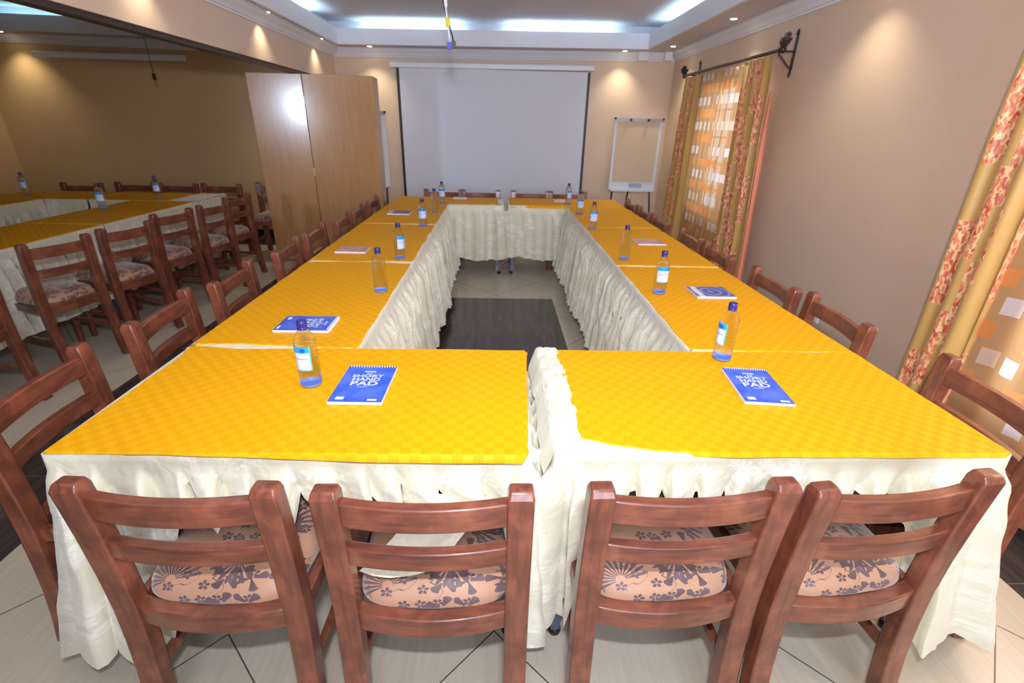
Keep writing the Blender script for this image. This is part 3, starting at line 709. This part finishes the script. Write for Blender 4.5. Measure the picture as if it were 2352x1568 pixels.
# back tables
BL = (-1.10, .075, 5.135, 5.675); BR = (.125, 1.36, 5.16, 5.70)
table(BL[0], BL[1], BL[2], BL[3], 'folding table under yellow cloth, far end left of the middle', GT); table(BR[0], BR[1], BR[2], BR[3], 'folding table under yellow cloth, far end right of the middle', GT)
hb = lambda x, y, n, s: (.20+.02*math.sin(x*9), .9) if n.y < 0 else (.55, .1)
skirt([[(-.50, BL[2]), (BL[1], BL[2]), (BL[1], BL[3]), (BL[0], BL[3])]], hb, 'cream pleated skirt facing the camera at the far end, left half', GS, ds=.012, pitch=.115, amp=.055, seed=31, inset=.06)
skirt([[(BR[1], BR[3]), (BR[0], BR[3]), (BR[0], BR[2]), (.73, BR[2])]], hb, 'cream pleated skirt facing the camera at the far end, right half', GS, ds=.012, pitch=.105, amp=.055, seed=32)
cloth([(-1.09, 5.14), (-.50, 5.142), (-.10, 5.15), (.0, 5.19), (.02, 5.67), (-1.09, 5.67)], 'yellow checked cloth at the far end, left half', GC, None, 31)
cloth([(.145, 5.165), (.73, 5.158), (1.35, 5.17), (1.35, 5.695), (.135, 5.695)], 'yellow checked cloth at the far end, right half', GC, lambda x, y, n: .03 if n.y < -.5 and x < .74 else 0, 32)
# next room
GT2, GS2, GC2 = 'folding tables in the next room', 'cream table skirts in the next room', 'yellow cloths in the next room'
OC = [2.30, 2.93, 3.395, 3.98, 4.45, 4.945]
w3 = ['nearest', 'middle', 'farthest']
for i, (a, b) in enumerate(((1.35, 2.55), (2.56, 3.76), (3.77, 4.97))):
    table(-3.60, -2.99, a, b, 'folding table beside the opening in the next room, %s of three' % w3[i], GT2)
    skirt([[(-2.99, a), (-2.99, b)], [(-3.60, b), (-3.60, a)]], lambda x, y, n, s: (.22, .5) if n.x > 0 else (.15, .6), 'cream skirt seen behind the chairs of the next room, %s of three tables' % w3[i], GS2, ds=.015, pitch=.09, seed=40+i, rows=14, crump=.006)
    cloth([(-3.595, a+.005), (-2.998, a+.005), (-2.998, b-.008), (-3.595, b-.008)], 'yellow cloth beside the opening in the next room, %s of three' % w3[i], GC2, None, 40+i)
table(-5.06, -4.45, 3.77, 4.97, 'folding table on the far left side of the next room', GT2)
skirt([[(-4.45, 3.77), (-4.45, 4.97)]], lambda x, y, n, s: (.15, .6), 'cream skirt on the far left table of the next room', GS2, ds=.015, seed=45, rows=14)
cloth([(-5.055, 3.775), (-4.458, 3.775), (-4.458, 4.962), (-5.055, 4.962)], 'yellow cloth on the far left table of the next room', GC2, None, 45)
for i, (a, b) in enumerate(((-5.06, -4.04), (-4.02, -2.99))):
    w = ['left', 'right'][i]
    table(a, b, 4.99, 5.55, 'folding table at the far end of the next room, %s one' % w, GT2)
    pth = [[(max(a, -4.45), 4.985), (b, 4.985), (b, 5.56)]] if i else [[(max(a, -4.45), 4.985), (b, 4.985)]]
    skirt(pth, lambda x, y, n, s: (.16 if x < -3.6 or n.x > .5 else .66, .6 if x < -3.6 else 0), 'cream skirt at the far end of the next room, %s table' % w, GS2, ds=.015, seed=46+i, rows=14)
    cloth([(a+.005, 4.995), (b-(.25 if i else .005), 4.995), (b-(.10 if i else .005), 5.545), (a+.005, 5.545)], 'yellow cloth at the far end of the next room, %s table' % w, GC2, None, 46+i)
bm = NB(); P = [[Vector((-3.26+.28*i/14, 4.99+.57*j/14, TH+.0065+.012*abs(nz(i*.4, j*.4, 3)))) for j in range(15)] for i in range(15)]
grid(bm, P, lambda i, j: (i*.02, j*.03)); tag(link('folded_cloth', bm, MSK), 'crumpled cream cloth on the far right corner of the next room tables', 'tablecloth')
# ---------------------------------------------------------------- bottles
TOP = TH+.009
def make_bottle():
    o = empty('water_bottle', (0, 0, 0), 0, 'b', 'bottle'); pr = [(.020, .003), (.026, 0), (.0300, .003), (.0318, .010), (.0322, .018)]
    z = .024
    while z < .142: pr += [(.0322, z), (.0308, z+.004), (.0322, z+.008)]; z += .0125
    pr += [(.0322, .150), (.0316, .157), (.0285, .165), (.0225, .174), (.0150, .183), (.0125, .188), (.0125, .196)]
    bm = NB(); lathe(bm, pr, 36, mats=lambda zz: 1 if zz < .010 else 0); link('bottle_body', bm, [MPET, MPETB], o, smooth=True)
    bm = NB(); pr = [(.0140, .186), (.0150, .187), (.0150, .192), (.0142, .1935), (.0148, .195), (.0148, .210), (.0135, .2125), (.004, .213)]; lathe(bm, pr, 28)
    link('bottle_cap', bm, MCAP, o, smooth='auto')
    bm = NB(); A = math.radians(138); n = 24
    P = [[Vector((.0328*math.cos(-A/2+A*i/n-PI/2), .0328*math.sin(-A/2+A*i/n-PI/2), zz)) for zz in (.062, .10, .140)] for i in range(n+1)]
    grid(bm, P, lambda i, j: (i/n, j/2)); link('bottle_label', bm, MLAB, o)
    return o
b0 = make_bottle(); ub = []
GB = 'plastic water bottles on the yellow tables'
def bottle(x, y, deg, label, g=GB):
    o = b0 if not ub else copy_tree(b0); ub.append(1)
    o.location = (x, y, TOP); o.rotation_euler = (0, 0, math.radians(deg)); o['label'] = label; o['group'] = g
    if 'without' in label:
        for ch in list(o.children):
            if ch.name.startswith('bottle_label'): bpy.data.objects.remove(ch)
for a in [(-.571, 1.322, -28, 'water bottle on the nearest left table with its blue and white label facing the camera'),
          (.817, 1.527, -100, 'water bottle on the nearest right table beside the blue pad, label turned left'),
          (-.559, 2.245, 170, 'water bottle without visible label on the nearest side table on the left'),
          (.822, 2.275, 12, 'water bottle with label facing the camera on the nearest side table on the right'),
          (-.584, 2.88, 62, 'water bottle with label turned right, by the white seam on the left'),
          (.806, 2.94, 180, 'water bottle without visible label left of the pink pad on the right'),
          (-.59, 3.92, 0, 'water bottle with label facing the camera at the second seam on the left'),
          (.788, 3.935, 10, 'water bottle with label facing the camera at the second seam on the right'),
          (-.577, 4.60, 175, 'water bottle without visible label on the farthest side table on the left'),
          (.791, 4.63, 8, 'water bottle with label facing the camera on the farthest side table on the right'),
          (-.572, 5.21, 5, 'water bottle on the far end table on the left, farthest left bottle'),
          (.769, 5.285, 40, 'water bottle on the far end table on the right, farthest right bottle')]: bottle(*a)
for a in [(-4.83, 5.25, 0, 'water bottle at the far left of the next room tables'), (-3.50, 4.47, 20, 'water bottle on the near corner of the next room tables, middle of three'), (-3.47, 5.19, 10, 'water bottle on the far end table of the next room, rightmost of three')]:
    bottle(*a, 'water bottles in the next room')
# ---------------------------------------------------------------- notepads
def text_bm(bm, s, size, x, y, z, width=None, height=None, off=0.0, shear=0):
    c = bpy.data.curves.new('t', 'FONT'); c.body = s; c.size = 1; c.offset = off; c.align_x = 'CENTER'; c.shear = shear; c.resolution_u = 3
    o = bpy.data.objects.new('t', c); COL.objects.link(o); dg = bpy.context.evaluated_depsgraph_get(); dg.update()
    me = bpy.data.meshes.new_from_object(o.evaluated_get(dg))
    xs = [v.co.x for v in me.vertices]; ys = [v.co.y for v in me.vertices]
    sx = (width/(max(xs)-min(xs))) if width else size; sy = (height/(max(ys)-min(ys))) if height else size
    cx = (max(xs)+min(xs))/2; my = min(ys)
    for v in me.vertices: v.co = Vector(((v.co.x-cx)*sx+x, (v.co.y-my)*sy+y, z))
    bm.from_mesh(me); bpy.data.objects.remove(o); bpy.data.curves.remove(c); bpy.data.meshes.remove(me)
def make_pad(w, h, kind, spiral=True, th=.009):
    o = empty('notepad', (0, 0, 0), 0, 'p', 'notepad')
    bm = NB(); box(bm, -w/2, w/2, -h/2, h/2, 0, th); link('pages', bm, MPAPER, o, bevel=.001)
    bm = NB(); box(bm, -w/2+.001, w/2-.001, -h/2+.001, h/2-.001, th, th+.0008); link('cover', bm, m_cover(kind), o)
    if spiral:
        bm = NB(); n = 18
        for i in range(n):
            x = -w/2+.008+(w-.016)*i/(n-1)
            tube(bm, [(x+.0012*math.sin(a), h/2-.004+.006*math.cos(a), th*.5+.0085*math.sin(a)) for a in [k*PI/6-.5*PI for k in range(1, 12)]], .0010, 5)
        link('spiral_binding', bm, MWHITE, o)
    if kind == 'royal':
        bm = NB(); z = th+.0012
        text_bm(bm, 'A5', 0, 0, .056, z, .020, .010, .02); text_bm(bm, 'SHORT', 0, 0, .036, z, .098, .018, .03); text_bm(bm, 'HAND', 0, 0, .013, z, .086, .020, .03)
        text_bm(bm, 'PAD', 0, 0, -.016, z, .084, .026, .03); text_bm(bm, '40 SHEETS', 0, 0, -.027, z, .030, .006, .02)
        link('cover_lettering', bm, MRED, o)
        bm = NB(); box(bm, .034, .062, -h/2+.008, -h/2+.017, th, th+.0013); box(bm, -.060, -.036, -h/2+.013, -h/2+.028, th, th+.0013, None)
        box(bm, -.018, .018, .072, .077, th, th+.0012)
        link('cover_badge', bm, MWHITE, o, bevel=.0003)
    return o
def pad(x, y, deg, w, h, kind, label, spiral=True):
    o = make_pad(w, h, kind, spiral); o.location = (x, y, TOP); o.rotation_euler = (0, 0, math.radians(deg)); o['label'] = label; o['group'] = 'spiral notepads on the tables'
pad(-.405, 1.313, -1, .158, .225, 'royal', 'royal blue spiral shorthand pad on the nearest left table, in front of the bottle')
pad(.838, 1.318, -6, .148, .222, 'royal', 'royal blue spiral shorthand pad on the nearest right table')
pad(-.755, 1.80, -90, .152, .212, 'royal', 'royal blue shorthand pad turned sideways behind the nearest bottle on the left')
pad(1.085, 2.275, 180, .195, .165, 'swirl', 'blue pad with swirl and white band on the nearest side table on the right')
pad(-.915, 3.055, 0, .190, .145, 'pink', 'pink patterned pad on the middle side table on the left', False)
pad(1.11, 3.43, 0, .20, .17, 'pink', 'pink patterned pad on the middle side table on the right', False)
pad(-.885, 4.50, 0, .20, .17, 'navy', 'dark blue pad with a pale strip on the farthest side table on the left', False)
pad(.71, 5.50, 0, .14, .15, 'plain', 'plain white pad on the far end table left of the last right bottle', False)
pad(-.41, 5.56, 0, .15, .12, 'plain', 'plain white pad on the far end table right of the last left bottle', False)
bm = NB(); P = [[Vector((-.70+.07*i/7, 5.22+.05*j/7, TOP+.002+.016*abs(nz(i*.9, j*.9, 2)))) for j in range(8)] for i in range(8)]
grid(bm, P); tag(link('paper_napkin', bm, MPAPER), 'small crumpled white napkin behind a bottle at the far left of the tables', 'napkin')
# ---------------------------------------------------------------- projection screen
YS = 6.80
ps = empty('projection_screen', (-.05, YS, 0), 0, 'large white pull-down projection screen with black side borders on the far wall', 'screen')
def scr(bm, xa, xb, za, zb, n=40, mz=30, yo=0):
    P = []
    for i in range(n+1):
        x = xa+(xb-xa)*i/n; row = []
        for j in range(mz+1):
            z = za+(zb-za)*j/mz; w = .006*nz(x*1.5, z*.8, 1)+.004*nz(x*3.2+z*1.4, z*1.5, 7)
            row.append(Vector((x+.05, w+yo, z)))
        P.append(row)
    return grid(bm, P)
bm = NB(); scr(bm, -1.222, 1.130, .50, 2.14); link('screen_fabric', bm, MSCREEN, ps, smooth=True)
for a, b in ((-1.256, -1.222), (1.130, 1.164)):
    bm = NB(); scr(bm, a, b, .50, 2.14, 2, 30); link('black_border', bm, MBLACK, ps, smooth=True)
bm = NB(); tube(bm, [(-1.22, -.005, .49), (1.20, -.005, .49)], .014, 12); link('bottom_bar', bm, MBLACK, ps, smooth='auto')
bm = NB(); rings(bm, [[(x, .0+a, 2.175+TILT*x*.7+b) for a, b in ((-.035, -.03), (.03, -.036), (.04, -.01), (.04, .036), (-.02, .036), (-.036, .02))] for x in (-1.275, 1.25)]); bmesh.ops.recalc_face_normals(bm, faces=bm.faces)
link('screen_casing', bm, MWHITE, ps, bevel=.005)
bm = NB()
for x in (-1.1, 1.1): box(bm, x-.015, x+.015, .03, .095, 2.16, 2.19)
link('wall_bracket', bm, MALU, ps)
bm = NB(); rings(bm, [[(x, 6.80+a, 2.165+b) for a, b in ((-.035, -.03), (.03, -.036), (.04, -.01), (.04, .036), (-.02, .036), (-.036, .02))] for x in (-5.56, -3.80)]); bmesh.ops.recalc_face_normals(bm, faces=bm.faces)
ro = empty('rolled_screen', (0, 0, 0), 0, 'rolled-up projection screen casing high on the next room wall', 'screen'); link('screen_casing', bm, MWHITE, ro, bevel=.005)
bm = NB(); box(bm, -5.4, -5.37, 6.83, 6.9, 2.15, 2.18); box(bm, -4.0, -3.97, 6.83, 6.9, 2.15, 2.18); link('wall_bracket', bm, MALU, ro)
# ---------------------------------------------------------------- flipcharts
def flipchart(x, y, rz, label, paper=True):
    o = empty('flipchart', (x, y, 0), rz, label, 'flipchart'); z0, z1, w = .775, 1.625, .30
    tl = Matrix.Translation((0, 0, 0))@Matrix.Rotation(math.radians(-4), 4, 'X')
    def lk(nm, bm, mm, **k): return link(nm, bm, mm, o, **k)
    bm = NB(); box(bm, -w, w, 0, .018, z0, z1); lk('board', bm, MWHITE, bevel=.008)
    bm = NB(); box(bm, -w-.004, w+.004, -.022, .0, z1-.035, z1+.006); lk('clamp_bar', bm, MALU, bevel=.004)
    for s in (-1, 1):
        bm = NB(); lathe(bm, [(.014, 0), (.016, .006), (.014, .024), (.006, .028)], 14); bmesh.ops.transform(bm, matrix=Matrix.Translation((s*.11, -.022, z1-.015))@Matrix.Rotation(PI/2, 4, 'X'), verts=bm.verts)
        lk('clamp_knob', bm, MBLACK, smooth='auto')
        bm = NB(); box(bm, s*w-.012, s*w+.012, -.024, .004, z1-.012, z1+.010); lk('corner_cap', bm, MBLACK, bevel=.003)
    if paper:
        P = [[Vector((-.265+.53*i/16, -.006-.004*abs(nz(i*.3, j*.2, 2)), .875+(z1-.035-.875)*j/20)) for j in range(21)] for i in range(17)]
        bm = NB(); grid(bm, P); lk('paper_pad', bm, MFLIP)
    bm = NB(); box(bm, -w+.02, w-.02, -.05, 0, z0-.012, z0+.0); box(bm, -w+.02, w-.02, -.052, -.046, z0-.012, z0+.015); lk('pen_tray', bm, MWHITE, bevel=.002)
    bm = NB(); box(bm, -.04, .13, -.003, .0, z0+.03, z0+.085); lk('maker_plate', bm, simple('pale_blue_plate', (168, 186, 214), .4))
    for a in ((-.25, 0, -.29, -.20), (.25, 0, .29, -.20), (0, .02, .0, .32)):
        bm = NB(); tube(bm, [(a[0], a[1]+.012, 1.35 if a[1] else z0+.03), (a[0], a[1]+.012, z0-.05), (a[2], a[3], .012)] if a[1] == 0 else [(0, .03, 1.2), (0, .34, .012)], .011, 8)
        lk('leg', bm, MBLACK, smooth='auto')
    return o
flipchart(1.765, 6.50, 0, 'white flipchart stand with a beige paper pad, right of the projection screen')
flipchart(-1.655, 6.42, 0, 'flipchart mostly hidden behind the folded wooden panels, only its edge showing', False)
# ---------------------------------------------------------------- folded partition
fp = empty('folding_partition', (-2.0, 5.6, 0), 0, 'folded stack of tall light wood partition panels hanging at the far end of the opening', 'partition')
def leaf(x0, x1, y, ang, piv, nm='panel'):
    bm = NB(); box(bm, x0, x1, 0, .038, .012, 1.942)
    M = Matrix.Translation((piv, y, 0))@Matrix.Rotation(ang, 4, 'Z')@Matrix.Translation((-piv, 0, 0)); bmesh.ops.transform(bm, matrix=M, verts=bm.verts)
    l = link(nm, bm, MPANEL, fp, bevel=.003); return l
leaf(-.56, -.003, 0, math.radians(.0), 0); leaf(.003, .715, 0, math.radians(2.0), 0)
for k in range(1, 5): leaf(-.50, .715-.004*k, .030+.060*k, math.radians(.6), 0)
bm = NB()
for z in (.3, 1.0, 1.7): tube(bm, [(0.0, -.004, z-.04), (0, -.004, z+.04)], .006, 8)
link('hinge', bm, MALU, fp)
bm = NB(); box(bm, -.05, .03, .0, .28, 1.942, 1.948); link('hanger', bm, MDARKMETAL, fp)
# ---------------------------------------------------------------- curtains
def drape_mesh(y0a, y1a, y0b, y1b, z0, z1, x, folds, amp, lining=False, seed=0, n=150, rows=36):
    """curtain hanging parallel to the window wall: from y0a..y1a at the rod to y0b..y1b at the hem"""
    P = []; bm = NB(); us = 0; prevx = None; U = []
    for i in range(n+1):
        u = i/n; row = []
        for j in range(rows+1):
            w = j/rows; z = z1-(z1-z0)*w
            ya = y0a+(y1a-y0a)*u; yb = y0b+(y1b-y0b)*u; y = ya+(yb-ya)*w**.8
            ph = u*folds*2*PI+.8*nz(u*4, seed, 1)+.5*nz(u*3, w*2, seed+4)
            A = amp*(.35+.65*min(1, w*4))*(1+.35*nz(u*5, seed, 9))
            row.append(Vector((x+A*math.sin(ph)+.006*nz(u*9, w*5, seed), y+.35*A*math.cos(ph), z)))
        P.append(row)
    s = 0; U = [0]
    for i in range(n): s += (P[i+1][rows//2]-P[i][rows//2]).length; U.append(s)
    grid(bm, P, lambda i, j: (U[i], P[i][j].z)); return bm
def curtain(label, mat, *a, name='curtain', **k):
    bm = drape_mesh(*a, **k); o = link(name, bm, mat); return tag(o, label, 'curtain')
curtain('gold floral drape on the window side, on the near end of the far curtain rod', MDRAPE, 4.62, 4.14, 4.52, 3.96, .06, 2.045, 2.10, 3.6, .026, seed=1)
bm = drape_mesh(4.165, 4.14, 4.06, 3.95, .05, 1.80, 2.135, 1.2, .014, seed=2, n=12)
tag(link('curtain_lining', bm, MPINK), 'coral pink lining peeking out along the near edge of the far gold drape', 'curtain')
curtain('gold floral drape near the far corner, beside the flipchart', MDRAPE, 6.02, 5.60, 6.12, 5.52, .06, 2.04, 2.10, 3.2, .026, seed=3)
curtain('sheer curtain with orange and white squares over the far window', MSHEER, 5.66, 4.50, 5.62, 4.45, .06, 2.035, 2.135, 10, .012, name='sheer_curtain', seed=4, n=200)
curtain('gold floral drape with deep folds in front of the near window, at the right edge', MDRAPE, 1.84, 2.165, 1.86, 2.11, .05, 2.07, 2.085, 3.4, .044, seed=5, n=200)
curtain('sheer curtain with orange and white squares over the near window, at the right edge', MSHEER, .40, 1.90, .40, 1.92, .05, 2.05, 2.14, 8, .016, name='sheer_curtain', seed=6, n=200)
def rod(y0, y1, z, label):
    o = empty('curtain_rod', (0, 0, 0), 0, label, 'curtain rod')
    bm = NB(); tube(bm, [(2.105, y0, z), (2.105, y1, z)], .014, 12); link('rod', bm, MDARKMETAL, o, smooth='auto')
    for y, s in ((y0, -1), (y1, 1)):
        if abs(y) > 90: continue
        bm = NB(); lathe(bm, [(.010, 0), (.022, .006), (.016, .02), (.026, .035), (.014, .05), (.006, .055)], 14)
        bmesh.ops.transform(bm, matrix=Matrix.Translation((2.105, y, z))@Matrix.Rotation(-s*PI/2, 4, 'X'), verts=bm.verts)
        # leaf of the finial
        for q in (-1.1, -.5, 0, .5, 1.1):
            vs = []
            for t in range(9):
                a = t/8; rr = .03*math.sin(PI*a)**.8
                vs.append((a, rr))
            pts = [Vector((2.105+q*.035*a-rr*.2, y+s*(.04+.04*a*math.cos(q)), z+.008+.10*a*math.cos(q*.8)+q*s*0)) for a, rr in vs]
            tube(bm, pts, [.004+rr*.35 for a, rr in vs], 8)
        link('finial', bm, MDARKMETAL, o, smooth='auto')
    for y in (y0+.04, y1-.04):
        bm = NB(); box(bm, XR-.010, XR, y-.012, y+.012, z-.13, z+.10)
        tube(bm, [(XR-.005, y, z-.12), (XR-.05, y, z-.085), (XR-.085, y, z-.05), (2.115, y, z-.018)], .007, 8); tube(bm, [(XR, y, z), (2.10, y, z)], .007, 8)
        lathe(bm, [(.004, 0), (.014, .012), (.010, .03), (.004, .045)], 10, (XR-.008, y, z+.10)); lathe(bm, [(.003, -.045), (.012, -.025), (.009, -.008), (.004, 0)], 10, (XR-.008, y, z-.13))
        link('wall_bracket', bm, MDARKMETAL, o, smooth='auto')
rod(4.08, 6.04, 2.065, 'dark iron curtain rod with leaf finials over the far window')
rod(.3, 2.22, 2.09, 'dark iron curtain rod over the near window at the right edge')
# ---------------------------------------------------------------- cable bundle hanging from the ceiling
hb_ = empty('hanging_cable', (-.34, 3.6, 0), 0, 'black and white cables with yellow tape and blue plug hanging from the ceiling', 'cable')
def hp(px, z, q=0): return (px, q, z)
bm = NB(); tube(bm, [hp(-.03, 2.57), hp(-.02, 2.40), hp(-.012, 2.24), hp(.004, 2.16), hp(.02, 2.10), hp(.048, 2.02), hp(.052, 1.985)], .0045, 8); link('black_cable', bm, MBLACK, hb_, smooth=True)
bm = NB(); tube(bm, [hp(-.015, 2.57, .01), hp(-.008, 2.40, .01), hp(0, 2.25, .01), hp(.012, 2.15, 0), hp(.018, 2.09), hp(.026, 2.02), hp(.03, 1.99)], .006, 8); link('white_cable', bm, MWHITE, hb_, smooth=True)
bm = NB(); tube(bm, [hp(.004, 2.255), hp(.008, 2.23), hp(.011, 2.18), hp(.012, 2.165)], [.006, .011, .011, .005], 10); link('white_plug', bm, MWHITE, hb_, smooth=True)
bm = NB(); tube(bm, [hp(.018, 2.118), hp(.024, 2.07)], [.013, .015], 10); link('yellow_tape', bm, MYTAPE, hb_, smooth='auto')
bm = NB(); box(bm, .012, .042, -.012, .012, 1.945, 1.985); link('blue_connector', bm, MBLUE, hb_, bevel=.004)
bm = NB(); box(bm, .044, .068, -.010, .012, 1.955, 1.992); link('black_connector', bm, MBLACK, hb_, bevel=.004)
hb2 = empty('hanging_cable', (-3.41, 5.5, 0), 0, 'dark cable with a plug hanging in the dim next room', 'cable')
bm = NB(); tube(bm, [(0, 0, 2.585), (-.004, 0, 2.2), (.004, 0, 1.90)], .003, 8); link('black_cable', bm, MBLACK, hb2, smooth=True)
bm = NB(); box(bm, -.010, .014, -.010, .010, 1.84, 1.90); link('black_connector', bm, MBLACK, hb2, bevel=.005)
# small things on the window wall
bm = NB(); box(bm, XR-.010, XR, 3.02, 3.10, .30, .42); o = link('wall_socket', bm, MWHITE, bevel=.003); tag(o, 'small white socket low on the window wall, seen between two chairs', 'socket')
